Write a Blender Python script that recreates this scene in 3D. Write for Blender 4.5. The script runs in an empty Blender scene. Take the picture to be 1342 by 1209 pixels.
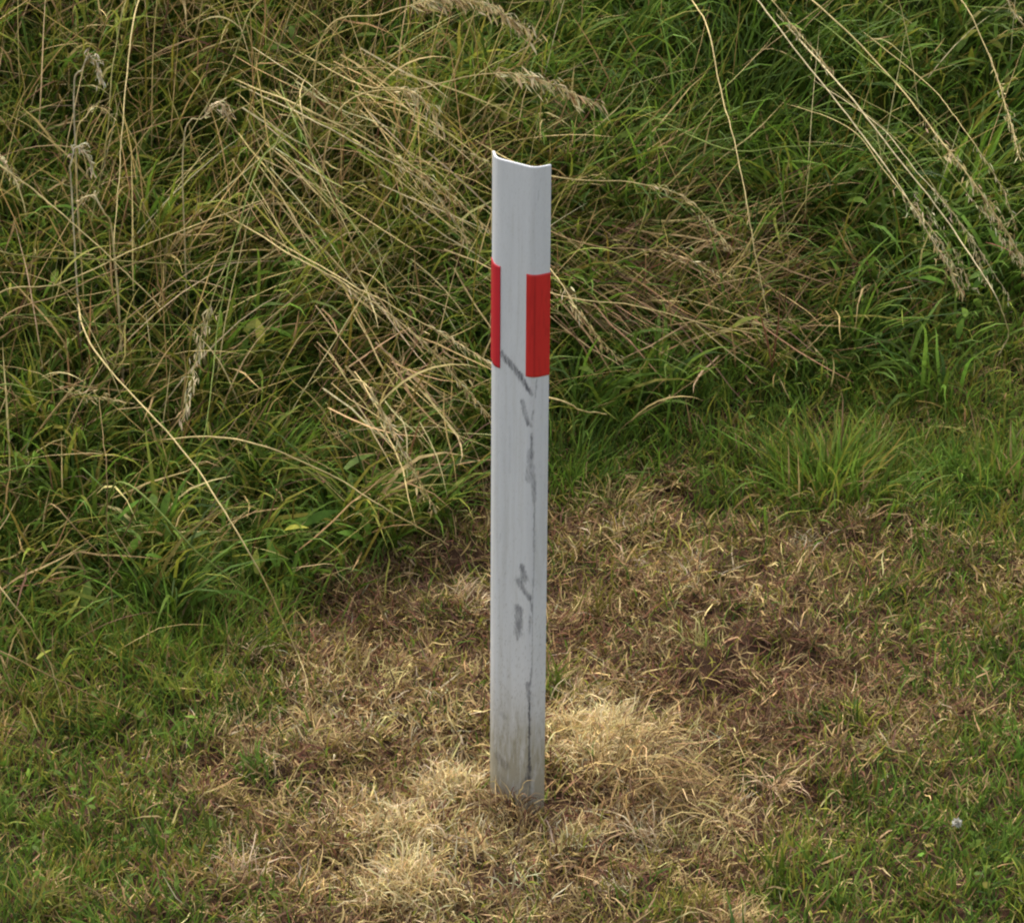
import bpy, math
import numpy as np
from mathutils import Vector

# ------------------------------------------------------------------ camera, sky, sun, exposure
scene = bpy.context.scene
C = scene.collection
R = math.radians
FPX, W0, H0 = 4320.0, 1342.0, 1209.0            # focal length and frame in photograph pixels
CAM = np.array([-0.0105, -4.2, 2.4]); PITCH = R(23.7)
cd = bpy.data.cameras.new('camera'); cam = bpy.data.objects.new('camera', cd); C.objects.link(cam)
cd.sensor_width = 36.0; cd.lens = 36.0 * FPX / W0; cd.clip_start = 0.05; cd.clip_end = 2000
cam.location = CAM; cam.rotation_euler = (math.pi / 2 - PITCH, 0, 0)
scene.camera = cam

SUN_EL, SUN_AZ = R(58), R(-25)                  # high and veiled, beyond the post: its face is in soft shade, its rim lit
world = bpy.data.worlds.new('World'); scene.world = world; world.use_nodes = True
nt = world.node_tree
sky = nt.nodes.new('ShaderNodeTexSky'); sky.sky_type = 'NISHITA'; sky.sun_disc = False
sky.sun_elevation = SUN_EL; sky.sun_rotation = SUN_AZ
sky.dust_density = 4.0; sky.air_density = 1.0; sky.ozone_density = 1.0
hs = nt.nodes.new('ShaderNodeHueSaturation'); hs.inputs['Saturation'].default_value = 0.42   # cloud veil: greyer than a clear sky
nt.links.new(sky.outputs[0], hs.inputs['Color'])
nt.links.new(hs.outputs[0], nt.nodes['Background'].inputs['Color'])
nt.nodes['Background'].inputs['Strength'].default_value = 0.13
sl = bpy.data.lights.new('sun', 'SUN'); sun = bpy.data.objects.new('sun', sl); C.objects.link(sun)
sl.energy = 1.3; sl.angle = R(38); sl.color = (1.0, 0.95, 0.88)
sd = Vector((math.cos(SUN_EL) * math.sin(SUN_AZ), math.cos(SUN_EL) * math.cos(SUN_AZ), math.sin(SUN_EL)))
sun.rotation_euler = sd.to_track_quat('Z', 'Y').to_euler()
vs = scene.view_settings
vs.view_transform = 'Standard'; vs.look = 'None'; vs.gamma = 1.0; vs.exposure = 1.22; vs.use_curve_mapping = False
scene.cycles.max_bounces = 6; scene.cycles.diffuse_bounces = 3; scene.cycles.transmission_bounces = 3
scene.cycles.transparent_max_bounces = 4; scene.cycles.filter_width = 2.1

rng = np.random.default_rng(11)
U = lambda a, b, n=None: rng.uniform(a, b, n)
Nrm = lambda m, s, n=None: rng.normal(m, s, n)

# ------------------------------------------------------------------ noise, terrain, pixel -> ground
def hash2(ix, iy, seed):
    n = (ix.astype(np.int64) * 374761393 + iy.astype(np.int64) * 668265263 + seed * 1442695041) & 0xFFFFFFFF
    n = ((n ^ (n >> 13)) * 1274126177) & 0xFFFFFFFF
    return ((n ^ (n >> 16)) & 0xFFFFFF) / float(0xFFFFFF)
def vnoise(x, y, scale, seed=0):
    x = np.asarray(x, float) * scale; y = np.asarray(y, float) * scale
    ix = np.floor(x); iy = np.floor(y); fx = x - ix; fy = y - iy
    fx = fx * fx * (3 - 2 * fx); fy = fy * fy * (3 - 2 * fy)
    a = hash2(ix, iy, seed); b = hash2(ix + 1, iy, seed); c = hash2(ix, iy + 1, seed); d = hash2(ix + 1, iy + 1, seed)
    return (a * (1 - fx) + b * fx) * (1 - fy) + (c * (1 - fx) + d * fx) * fy
def fbm(x, y, scale, seed=0):
    return (vnoise(x, y, scale, seed) * .55 + vnoise(x, y, scale * 2.1, seed + 7) * .3 + vnoise(x, y, scale * 4.3, seed + 13) * .15)
def sstep(a, b, x):
    t = np.clip((x - a) / (b - a), 0, 1); return t * t * (3 - 2 * t)

def bank_line(x):                               # where the verge starts to rise; it comes nearer on the left
    return 1.18 + 0.42 * np.clip(x, -1.6, 1.6)
def bank_d(x, y): return y - bank_line(np.asarray(x, float))
def height(x, y):
    x = np.asarray(x, float); y = np.asarray(y, float)
    d = bank_d(x, y)
    s = 0.22 * np.log1p(np.exp(np.clip(d / 0.22, -30, 30)))
    rise = 0.50 * np.minimum(s, 4.0 + 0 * s)
    near = np.exp(-((x) ** 2 + (y) ** 2) / 36.0)
    bumps = (fbm(x, y, 3.0, 3) - .5) * .05 + (fbm(x, y, 13.0, 5) - .5) * .055
    bumps = bumps + (fbm(x, y, 2.2, 9) - .5) * .22 * sstep(.1, .7, d)
    return rise + bumps * near - 0.0
Z00 = float(height(0, 0))
def ray(px, py):
    d = np.array([(px - W0 / 2) / FPX, 1.0, -(py - H0 / 2) / FPX])
    c, s = math.cos(PITCH), math.sin(PITCH)
    v = np.array([d[0], d[1] * c + d[2] * s, -d[1] * s + d[2] * c])
    return v / np.linalg.norm(v)
def at(px, py, h=0.0):
    v = ray(px, py); t = np.linspace(2.5, 14, 2400)
    P = CAM + t[:, None] * v
    f = P[:, 2] - height(P[:, 0], P[:, 1]) - h
    i = int(np.argmax(f <= 0)) if (f <= 0).any() else len(t) - 1
    return P[i]
def pix(P):
    q = P - CAM; c, s = math.cos(PITCH), math.sin(PITCH)
    dep = q[:, 1] * c - q[:, 2] * s; up = q[:, 1] * s + q[:, 2] * c
    return W0 / 2 + FPX * q[:, 0] / dep, H0 / 2 - FPX * up / dep

# ------------------------------------------------------------------ materials
def new_mat(name):
    m = bpy.data.materials.new(name); m.use_nodes = True
    return m, m.node_tree, m.node_tree.nodes['Principled BSDF']
def leaf_mat(name, transl=0.3, rough=0.55, spec=0.3):
    m, t, p = new_mat(name)
    a = t.nodes.new('ShaderNodeAttribute'); a.attribute_name = 'Col'
    tc = t.nodes.new('ShaderNodeTexCoord')
    n = t.nodes.new('ShaderNodeTexNoise'); n.inputs['Scale'].default_value = 90; n.inputs['Detail'].default_value = 3
    t.links.new(tc.outputs['Object'], n.inputs['Vector'])
    mr = t.nodes.new('ShaderNodeMapRange'); mr.inputs[1].default_value = .3; mr.inputs[2].default_value = .7
    mr.inputs[3].default_value = .72; mr.inputs[4].default_value = 1.22
    t.links.new(n.outputs[0], mr.inputs[0])
    mx = t.nodes.new('ShaderNodeVectorMath'); mx.operation = 'SCALE'
    t.links.new(a.outputs['Color'], mx.inputs[0]); t.links.new(mr.outputs[0], mx.inputs['Scale'])
    t.links.new(mx.outputs[0], p.inputs['Base Color'])
    p.inputs['Roughness'].default_value = rough; p.inputs['Specular IOR Level'].default_value = spec
    tr = t.nodes.new('ShaderNodeBsdfTranslucent'); t.links.new(mx.outputs[0], tr.inputs['Color'])
    ms = t.nodes.new('ShaderNodeMixShader'); ms.inputs[0].default_value = transl
    t.links.new(p.outputs[0], ms.inputs[1]); t.links.new(tr.outputs[0], ms.inputs[2])
    t.links.new(ms.outputs[0], t.nodes['Material Output'].inputs['Surface'])
    return m
M_GREEN = leaf_mat('living_grass', .36, .6, .16)
M_DRY = leaf_mat('dry_grass', .2, .75, .12)
M_SEED = leaf_mat('seed_husk', .25, .65, .25)

def soil_mat():
    m, t, p = new_mat('soil')
    tc = t.nodes.new('ShaderNodeTexCoord')
    n = t.nodes.new('ShaderNodeTexNoise'); n.inputs['Scale'].default_value = 26; n.inputs['Detail'].default_value = 8
    t.links.new(tc.outputs['Object'], n.inputs['Vector'])
    r = t.nodes.new('ShaderNodeValToRGB')
    r.color_ramp.elements[0].position = .3; r.color_ramp.elements[0].color = (.020, .011, .007, 1)
    r.color_ramp.elements[1].position = .75; r.color_ramp.elements[1].color = (.095, .052, .030, 1)
    t.links.new(n.outputs[0], r.inputs[0])
    # farther off, beyond the built grass, the sheet is covered by grass too small to tell apart
    n2 = t.nodes.new('ShaderNodeTexNoise'); n2.inputs['Scale'].default_value = 3; n2.inputs['Detail'].default_value = 9
    t.links.new(tc.outputs['Object'], n2.inputs['Vector'])
    r2 = t.nodes.new('ShaderNodeValToRGB')
    r2.color_ramp.elements[0].position = .35; r2.color_ramp.elements[0].color = (.03, .055, .012, 1)
    r2.color_ramp.elements[1].position = .7; r2.color_ramp.elements[1].color = (.13, .12, .04, 1)
    t.links.new(n2.outputs[0], r2.inputs[0])
    ln = t.nodes.new('ShaderNodeVectorMath'); ln.operation = 'LENGTH'; t.links.new(tc.outputs['Object'], ln.inputs[0])
    mr = t.nodes.new('ShaderNodeMapRange'); mr.inputs[1].default_value = 3.0; mr.inputs[2].default_value = 4.5
    t.links.new(ln.outputs['Value'], mr.inputs[0])
    mx = t.nodes.new('ShaderNodeMix'); mx.data_type = 'RGBA'
    t.links.new(mr.outputs[0], mx.inputs[0]); t.links.new(r.outputs[0], mx.inputs[6]); t.links.new(r2.outputs[0], mx.inputs[7])
    t.links.new(mx.outputs[2], p.inputs['Base Color'])
    p.inputs['Roughness'].default_value = .95; p.inputs['Specular IOR Level'].default_value = .1
    b = t.nodes.new('ShaderNodeBump'); b.inputs['Strength'].default_value = .8; b.inputs['Distance'].default_value = .01
    t.links.new(n.outputs[0], b.inputs['Height']); t.links.new(b.outputs[0], p.inputs['Normal'])
    return m

# ------------------------------------------------------------------ mesh helpers
def mesh_obj(name, V, F, mat, col=None, parent=None, loc=None, smooth=True):
    V = np.asarray(V, np.float32)
    if loc is not None: V = V - np.asarray(loc, np.float32)
    me = bpy.data.meshes.new(name)
    F = np.asarray(F, np.int32); n, k = F.shape
    me.vertices.add(len(V)); me.vertices.foreach_set('co', V.ravel())
    me.loops.add(n * k); me.loops.foreach_set('vertex_index', F.ravel())
    me.polygons.add(n); me.polygons.foreach_set('loop_start', np.arange(0, n * k, k, dtype=np.int32))
    me.polygons.foreach_set('use_smooth', np.full(n, smooth))
    if col is not None:
        at_ = me.color_attributes.new('Col', 'FLOAT_COLOR', 'POINT')
        c4 = np.ones((len(V), 4), np.float32); c4[:, :3] = np.clip(col, 0, 1)
        at_.data.foreach_set('color', c4.ravel())
    me.update(calc_edges=True); me.materials.append(mat)
    o = bpy.data.objects.new(name, me); C.objects.link(o)
    if parent is not None: o.parent = parent
    elif loc is not None: o.location = loc
    return o
def tag(o, label=None, cat=None, group=None, kind=None):
    for k, v in (('label', label), ('category', cat), ('group', group), ('kind', kind)):
        if v: o[k] = v
    return o
def empty(name, loc):
    o = bpy.data.objects.new(name, None); o.empty_display_size = .05; C.objects.link(o); o.location = loc; return o

class Bag:                                      # collects ribbons of many blades for ONE object
    def __init__(s): s.V = []; s.F = []; s.C = []; s.n = 0
    def add(s, V, F, Cc):
        s.V.append(V); s.F.append(F + s.n); s.C.append(Cc); s.n += len(V)
    def build(s, name, mat, parent=None, loc=None):
        return mesh_obj(name, np.concatenate(s.V), np.concatenate(s.F), mat, np.concatenate(s.C), parent, loc)

def in_post(x, y):                              # footprint of the marker post
    near = (np.abs(x) < .06) & (y > -.04) & (y < .06); out = np.zeros(np.shape(x), bool)
    if near.any():
        q = np.array([[-.0410, .051], [-.0389, .0214], [.0139, -.0214], [.0362, -.0080]]); xs, ys = x[near], y[near]; d = np.full(xs.shape, 9.)
        for a, b_ in zip(q[:-1], q[1:]):
            e = b_ - a; t = np.clip(((xs - a[0]) * e[0] + (ys - a[1]) * e[1]) / (e @ e), 0, 1)
            d = np.minimum(d, np.hypot(xs - a[0] - t * e[0], ys - a[1] - t * e[1]))
        out[near] = d < .007
    return out

def blades(bag, P, az, L, t0, bend, w, c0, c1, S=4, daz=None, power=1.3, kink=0.0, floor=.0015, keep_out=True, belly=.35):
    """ribbons: base P, azimuth az, length L, tilt from vertical t0 growing by bend; c0 -> c1 colours root to tip"""
    N = len(P)
    if N == 0: return
    P = np.asarray(P, float); s = np.linspace(0, 1, S + 1)
    az = np.broadcast_to(az, N).astype(float); L = np.broadcast_to(L, N).astype(float)
    t0 = np.broadcast_to(t0, N).astype(float); bend = np.broadcast_to(bend, N).astype(float); w = np.broadcast_to(w, N).astype(float)
    da = np.zeros(N) if daz is None else np.broadcast_to(daz, N)
    sm = (s[:-1] + s[1:]) / 2
    tl = t0[:, None] + bend[:, None] * sm[None] ** power
    aa = az[:, None] + da[:, None] * sm[None]
    if kink: tl = tl + Nrm(0, kink, tl.shape); aa = aa + Nrm(0, kink, aa.shape)
    st = np.sin(tl); D = np.stack([st * np.cos(aa), st * np.sin(aa), np.cos(tl)], -1) * (L / S)[:, None, None]
    X = np.concatenate([P[:, None], P[:, None] + np.cumsum(D, 1)], 1)          # N,S+1,3
    X[..., 2] = np.maximum(X[..., 2], height(X[..., 0], X[..., 1]) + floor)
    T = np.gradient(X, axis=1); T /= np.linalg.norm(T, axis=-1, keepdims=True) + 1e-9
    roll = U(-.9, .9, N)
    side = np.stack([-np.sin(aa[:, 0]), np.cos(aa[:, 0]), np.zeros(N)], -1)[:, None]
    side = np.broadcast_to(side, T.shape)
    nb = np.cross(T, side); nb /= np.linalg.norm(nb, axis=-1, keepdims=True) + 1e-9
    sd_ = side * np.cos(roll)[:, None, None] + nb * np.sin(roll)[:, None, None]
    prof = (belly + (1 - belly) * np.sin(np.pi * np.clip(s * .85 + .12, 0, 1))) * (1 - s ** 4 * .9)
    hw = (w / 2)[:, None] * prof[None]
    V = np.stack([X - sd_ * hw[..., None], X + sd_ * hw[..., None]], 2)        # N,S+1,2,3
    c0 = np.broadcast_to(c0, (N, 3)); c1 = np.broadcast_to(c1, (N, 3))
    Cc = c0[:, None] * (1 - s)[None, :, None] + c1[:, None] * s[None, :, None]
    Cc = np.repeat(Cc[:, :, None], 2, 2)
    if keep_out:
        bad = (in_post(X[..., 0], X[..., 1]) & (X[..., 2] > Z00 + .004)).any(1)
        V = V[~bad]; Cc = Cc[~bad]; N = len(V)
        if N == 0: return
    k = np.arange(S)
    q = np.stack([2 * k, 2 * k + 1, 2 * k + 3, 2 * k + 2], -1)
    F = (q[None] + (np.arange(N) * 2 * (S + 1))[:, None, None]).reshape(-1, 4)
    bag.add(V.reshape(-1, 3), F, Cc.reshape(-1, 3))

def palette(n, cols, wts, jit=.18):
    cols = np.array(cols); wts = np.array(wts, float); wts /= wts.sum()
    c = cols[rng.choice(len(cols), n, p=wts)]
    b = np.exp(Nrm(0, jit, (n, 1))) * (1 + Nrm(0, .06, (n, 3)))
    return c * b
STRAW, TAN, BROWN, RUST = (.58, .44, .19), (.355, .24, .108), (.135, .077, .044), (.195, .090, .052)
OLIVE, YGREEN, GREEN, DGREEN, BGREEN = (.22, .19, .036), (.245, .265, .038), (.105, .17, .020), (.055, .098, .014), (.14, .23, .030)

# ------------------------------------------------------------------ setting: ground sheet
def axis(lo, hi, fine, far):
    inner = np.arange(lo, hi + 1e-6, fine); outs = [hi]; st = fine
    while outs[-1] < far: st *= 1.35; outs.append(outs[-1] + st)
    outs2 = [lo]; st = fine
    while outs2[-1] > -far: st *= 1.35; outs2.append(outs2[-1] - st)
    return np.concatenate([np.array(outs2[1:])[::-1], inner, np.array(outs[1:])])
gx = axis(-2.5, 2.5, .03, 400); gy = axis(-1.5, 4.0, .03, 400)
GX, GY = np.meshgrid(gx, gy); GZ = height(GX, GY)
nx, ny = len(gx), len(gy)
ii = (np.arange(ny - 1)[:, None] * nx + np.arange(nx - 1)[None]).ravel()
ground = mesh_obj('ground', np.stack([GX, GY, GZ], -1).reshape(-1, 3), np.stack([ii, ii + 1, ii + nx + 1, ii + nx], -1), soil_mat())
tag(ground, 'bare brown soil under the grass', kind='structure')

# ------------------------------------------------------------------ where what grows (ground coordinates)
DEAD_POLY = np.array([at(*p)[:2] for p in
    [(330, 1330), (300, 1150), (265, 1020), (335, 930), (345, 830), (380, 730), (480, 665), (620, 640), (760, 630), (930, 650), (1080, 675),
     (1200, 700), (1245, 770), (1215, 850), (1255, 930), (1180, 1010), (1050, 1080), (960, 1160), (930, 1330)]])
def poly_dist(x, y, poly):                      # signed distance, positive inside
    x = np.asarray(x); y = np.asarray(y); d = np.full(x.shape, 1e9); ins = np.zeros(x.shape, bool)
    for i in range(len(poly)):
        a = poly[i]; b = poly[(i + 1) % len(poly)]; e = b - a
        t = np.clip(((x - a[0]) * e[0] + (y - a[1]) * e[1]) / (e @ e), 0, 1)
        d = np.minimum(d, np.hypot(x - a[0] - t * e[0], y - a[1] - t * e[1]))
        c = ((a[1] > y) != (b[1] > y)) & (x < (b[0] - a[0]) * (y - a[1]) / (b[1] - a[1] + 1e-12) + a[0]); ins ^= c
    return np.where(ins, d, -d)
def deadness(x, y):
    d = poly_dist(x, y, DEAD_POLY) + (fbm(x, y, 7, 21) - .5) * .42 + (fbm(x, y, 26, 23) - .5) * .22
    return sstep(-.16, .12, d)
def blob(x, y, px, py, rx, ry):
    c = at(px, py)[:2]; return np.exp(-((x - c[0]) / rx) ** 2 - ((y - c[1]) / ry) ** 2)
def tallness(x, y):                             # 0 on the mown verge, 1 in the uncut grass of the bank
    d = bank_d(x, y)
    left = sstep(.05, -.35, x)                  # the uncut grass starts sooner left of the post
    return sstep(-.22, .18, d + .30 * left - .10 * (1 - left) + (fbm(x, y, 4, 31) - .5) * .35)
def frame_weight(P, margin=70):                 # full density where the photograph looks, thinner to the sides
    u, v = pix(P)
    return np.where((u > -margin) & (u < W0 + margin) & (v > -260) & (v < H0 + 200), 1.0, .42)
X0, X1, Y0, Y1 = -2.1, 2.1, -.95, 3.0
def scatter(per_m2, prob, thin=True):
    n = int((X1 - X0) * (Y1 - Y0) * per_m2)
    x = U(X0, X1, n); y = U(Y0, Y1, n); p = prob(x, y)
    P = np.stack([x, y, height(x, y)], -1)
    if thin: p = p * frame_weight(P)
    k = U(0, 1, n) < p
    return P[k]
TAU = 2 * math.pi; PALE = (.60, .49, .27)

# ------------------------------------------------------------------ the marker post
def post_profile():
    a0, a1, a2 = R(-82), R(-39), R(31)          # left flange, web, right flange (edge directions seen from above)
    web = .068; fl, fr = .030, .026
    q1 = np.array([-.5 * web * math.cos(a1), -.5 * web * math.sin(a1)]); q2 = -q1
    q0 = q1 - fl * np.array([math.cos(a0), math.sin(a0)]); q3 = q2 + fr * np.array([math.cos(a2), math.sin(a2)])
    pts = [q0, q1, q2, q3]; out = []
    def seg(a, b, n): out.extend([a + (b - a) * i / n for i in range(n)])
    def rnd(p, c, n, r=.012):
        a = c + (p[0] - c) / np.linalg.norm(p[0] - c) * r; b = c + (p[1] - c) / np.linalg.norm(p[1] - c) * r
        return a, b, [(1 - t) ** 2 * a + 2 * t * (1 - t) * c + t * t * b for t in np.linspace(0, 1, n + 1)]
    A1, B1, c1 = rnd((q0, q2), q1, 14); A2, B2, c2 = rnd((q1, q3), q2, 16)
    seg(q0, A1, 20); out.extend(c1); seg(B1, A2, 38); out.pop(-48) if False else None
    out.extend(c2); n = 18; out.extend([B2 + (q3 - B2) * i / n for i in range(1, n + 1)])
    pr = [out[0]]
    for p in out[1:]:
        if np.linalg.norm(p - pr[-1]) > 1e-5: pr.append(p)
    return np.array(pr)
prof = post_profile()
prof[:, 0] -= .0125
arc = np.concatenate([[0], np.cumsum(np.linalg.norm(np.diff(prof, axis=0), axis=1))])
tg = np.gradient(prof, axis=0); tg /= np.linalg.norm(tg, axis=1, keepdims=True)
nrm = np.stack([tg[:, 1], -tg[:, 0]], -1)       # outward, towards the road
TH = .0032; ZB, ZT = -.18, .9875
LEAN = .006
def sheet(a_idx, z_lo, z_hi, off_o, off_i, nz, wobble=None):
    """closed strip of the profile between two heights; returns verts, faces, (arc, z) of each vertex"""
    ar = np.array(a_idx); na = len(ar); zs = np.linspace(z_lo, z_hi, nz)
    O = prof[ar] + nrm[ar] * off_o; I = prof[ar] + nrm[ar] * off_i
    V = []; UV = []
    for ring, offs in ((O, 0), (I, 1)):
        for z in zs:
            for k in range(na):
                V.append((ring[k, 0] + LEAN * z, ring[k, 1], z)); UV.append((arc[ar[k]], z))
    V = np.array(V); UV = np.array(UV)
    idx = np.arange(2 * nz * na).reshape(2, nz, na); F = []
    o, i = idx[0], idx[1]
    F.append(np.stack([o[:-1, :-1], o[:-1, 1:], o[1:, 1:], o[1:, :-1]], -1).reshape(-1, 4))
    F.append(np.stack([i[:-1, 1:], i[:-1, :-1], i[1:, :-1], i[1:, 1:]], -1).reshape(-1, 4))
    for a, b in ((o[-1], i[-1]), (i[0], o[0])):
        F.append(np.stack([a[:-1], a[1:], b[1:], b[:-1]], -1))
    for a, b in ((i[:, 0], o[:, 0]), (o[:, -1], i[:, -1])):
        F.append(np.stack([a[:-1], b[:-1], b[1:], a[1:]], -1))
    return V, np.concatenate(F), UV
# wear on the outer face, drawn in post coordinates (arc length, height)
def post_pixel(px, py):                         # photograph pixel -> (arc, height) on the outer face
    best = None
    v = ray(px, py)
    for k in range(len(prof)):
        o = prof[k] + nrm[k] * 0
        # ray at this profile column's depth
        t = (o[1] - CAM[1]) / v[1]; p = CAM + t * v
        e = abs(p[0] - o[0] - LEAN * (p[2] - Z00))
        if best is None or e < best[0]: best = (e, arc[k], p[2] - Z00)
    return np.array(best[1:])
V, F, UV = sheet(range(len(prof)), ZB, ZT, 0, -TH, 560)
wear = np.zeros(len(V)); half = len(V) // 2
a_, z_ = UV[:half, 0], UV[:half, 1]
gdir = fbm(a_ * 700 + z_ * 260, z_ * 120, 1.0, 47); grain = fbm(a_ * 400, z_ * 60, 1.0, 41); grain2 = fbm(a_ * 900, z_ * 260, 1.0, 43)
def stroke(p0, p1, w0, w1, amt, rag=.5):
    a = post_pixel(*p0); b = post_pixel(*p1); e = b - a
    t = np.clip(((a_ - a[0]) * e[0] + (z_ - a[1]) * e[1]) / (e @ e), 0, 1)
    d = np.hypot(a_ - a[0] - t * e[0], z_ - a[1] - t * e[1])
    w = (2.1 if max(w0, w1) > .0017 else 1.25) * (w0 + (w1 - w0) * t) * (1 - rag + 2 * rag * grain2)
    m = 1.15 * amt * sstep(w * 1.25, w * .55, d) * (.55 + .45 * sstep(.36, .52, gdir)) * (.7 + .3 * sstep(.35, .6, grain)) * (1.0 if max(w0, w1) > .0017 else 1.25)
    wear[:half] = np.maximum(wear[:half], np.minimum(m, .88))
for s_ in [((658, 464), (682, 492), .0026, .0030, .75), ((682, 492), (697, 517), .0028, .0014, .75), ((703, 496), (702, 520), .0008, .0006, .45),
           ((685, 527), (692, 556), .0022, .0016, .6), ((688, 545), (697, 558), .0018, .0012, .5), ((699, 538), (697, 550), .0012, .001, .35),
           ((697, 568), (696, 600), .0012, .0016, .5), ((695, 592), (693, 628), .0024, .003, .38), ((698, 610), (700, 655), .0018, .0016, .45),
           ((701, 655), (700, 722), .0009, .0011, .45), ((700, 722), (699, 770), .0006, .0006, .3),
           ((684, 742), (686, 758), .0022, .0034, .6), ((680, 762), (695, 785), .0036, .0016, .65), ((695, 780), (697, 800), .0014, .0012, .45),
           ((679, 798), (679, 828), .004, .0038, .55), ((678, 828), (678, 838), .0022, .001, .5), ((694, 808), (694, 830), .0014, .0012, .35),
           ((698, 760), (697, 870), .0007, .0007, .35), ((697, 870), (695, 900), .001, .001, .45), ((691, 896), (694, 916), .002, .0018, .5),
           ((694, 905), (694, 1012), .0012, .0013, .75), ((694, 1005), (693, 1020), .002, .0024, .7), ((690, 1022), (684, 1030), .003, .002, .35),
           ((694, 1020), (694, 1055), .0007, .0007, .35), ((658, 935), (662, 940), .0022, .0022, .25), ((652, 990), (662, 1003), .0036, .0036, .3),
           ((656, 700), (656, 708), .0012, .0012, .12), ((668, 560), (668, 620), .0012, .0012, .08), ((706, 250), (706, 262), .001, .001, .15)]:
    stroke(*s_)
dirt = np.zeros(len(V))
dz = .26 * sstep(.25, .75, fbm(a_ * 60, z_ * 14, 1, 51)) + .04
dirt[:half] = np.clip(sstep(.24, .0, z_) * (.45 + 1.3 * grain * fbm(a_ * 120, z_ * 30, 1, 53) * 2) + .25 * sstep(.5, .75, fbm(a_ * 200, z_ * 9, 1, 57)) * .5 + .12 * (grain2 - .4), 0, .9)
dirt[half:] = .15
speck = sstep(.66, .78, grain2) * (sstep(.5, .02, z_) * .45 + .10)
specks = np.zeros(len(V)); specks[:half] = speck
white = np.array([.65, .655, .655]); mud = np.array([.30, .275, .19]); rub = np.array([.035, .035, .05])
col = white * (1 - dirt[:, None]) + mud * dirt[:, None]
col = col * (1 - specks[:, None]) + np.array([.2, .18, .14]) * specks[:, None]
col = col * (1 - wear[:, None]) + rub * wear[:, None]
def plastic(name, rough, attr=True, base=None):
    m, t, p = new_mat(name)
    n = t.nodes.new('ShaderNodeTexNoise'); n.inputs['Scale'].default_value = 14; n.inputs['Detail'].default_value = 6
    tc = t.nodes.new('ShaderNodeTexCoord'); mp = t.nodes.new('ShaderNodeMapping'); mp.inputs['Scale'].default_value = (6, 6, .7)
    t.links.new(tc.outputs['Object'], mp.inputs[0]); t.links.new(mp.outputs[0], n.inputs['Vector'])
    mr = t.nodes.new('ShaderNodeMapRange'); mr.inputs[1].default_value = .3; mr.inputs[2].default_value = .7
    mr.inputs[3].default_value = .96; mr.inputs[4].default_value = 1.03
    t.links.new(n.outputs[0], mr.inputs[0])
    mx = t.nodes.new('ShaderNodeVectorMath'); mx.operation = 'SCALE'; t.links.new(mr.outputs[0], mx.inputs['Scale'])
    a = t.nodes.new('ShaderNodeAttribute'); a.attribute_name = 'Col'
    t.links.new(a.outputs['Color'], mx.inputs[0]); t.links.new(mx.outputs[0], p.inputs['Base Color'])
    p.inputs['Roughness'].default_value = rough; p.inputs['Specular IOR Level'].default_value = .35
    b = t.nodes.new('ShaderNodeBump'); b.inputs['Strength'].default_value = .12; b.inputs['Distance'].default_value = .002
    t.links.new(n.outputs[0], b.inputs['Height']); t.links.new(b.outputs[0], p.inputs['Normal'])
    return m
post = empty('marker_post', (0, 0, Z00))
tag(post, 'white plastic roadside marker post with red reflective band and scuffed face', 'marker post')
body = mesh_obj('post_body', V, F, plastic('weathered_white_plastic', .45), col, post)
# red retro-reflective strips wrap each bent edge
MR = plastic('red_reflective_film', .38)
def strip(a_lo, a_hi, z_lo, z_hi, base, name):
    ids = [k for k in range(len(prof)) if a_lo <= arc[k] <= a_hi]
    V, F, UV = sheet(ids, z_lo, z_hi, .0011, .0002, 60)
    g = fbm(UV[:, 0] * 300, UV[:, 1] * 40, 1, 61)[:, None]
    cc = np.array(base) * (1 - .12 * sstep(.55, .75, g))
    crease_line = np.exp(-((UV[:, 0] - (.030 + .068 - .001)) / .0011) ** 2)[:, None]  # film colour darkened in a narrow line along the bend
    cc = cc * (1 - .28 * crease_line)
    return mesh_obj(name, V, F, MR, cc, post)
lo_r = post_pixel(697, 494)[1]; hi_r = post_pixel(697, 360)[1]
lo_l = lo_r; hi_l = hi_r
strip(arc[-1] - .0362, arc[-1] + 1, lo_r, hi_r, (.60, .028, .024), 'reflective_strip')
strip(-1, .0395, lo_l, hi_l, (.56, .022, .036), 'reflective_strip')  # darker, more magenta base: how light meets this turned edge, painted in

# ------------------------------------------------------------------ verge turf: dead patch round the post
b = Bag()
def dead_col(P, n):
    x, y = P[:, 0], P[:, 1]
    pale = sum(blob(x, y, *q) for q in [(780, 960, .10, .13), (590, 1040, .06, .06), (560, 1150, .14, .09), (850, 1060, .12, .1), (480, 960, .2, .07), (700, 1110, .16, .06), (540, 1080, .1, .06)])
    brown = sum(blob(x, y, *q) for q in [(1080, 850, .16, .14), (480, 800, .14, .13), (880, 870, .1, .1), (700, 1090, .06, .05), (1000, 960, .14, .08), (430, 560, .1, .12)])
    pale = np.clip(pale + (fbm(x, y, 17, 76) - .50) * 2.2 + (fbm(x, y, 6, 71) - .55) * .8, 0, 1); brown = np.clip(brown + (fbm(x, y, 9, 73) - .5) * 1.8, 0, 1)
    c = palette(n, [TAN, STRAW, BROWN, OLIVE, RUST], [3.0, 1.2, 2.4, 1.6, 1.2], .28)
    cp = palette(n, [STRAW, TAN, (.52, .43, .27)], [3, 2, 1.5]); cb = palette(n, [BROWN, RUST, TAN, OLIVE], [3, 2, 1.6, .6])
    r = U(0, 1, n)[:, None]
    c = np.where(r < pale[:, None] * .75, cp, c)
    return np.where(U(0, 1, n)[:, None] < brown[:, None] * .75, cb, c)
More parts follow.
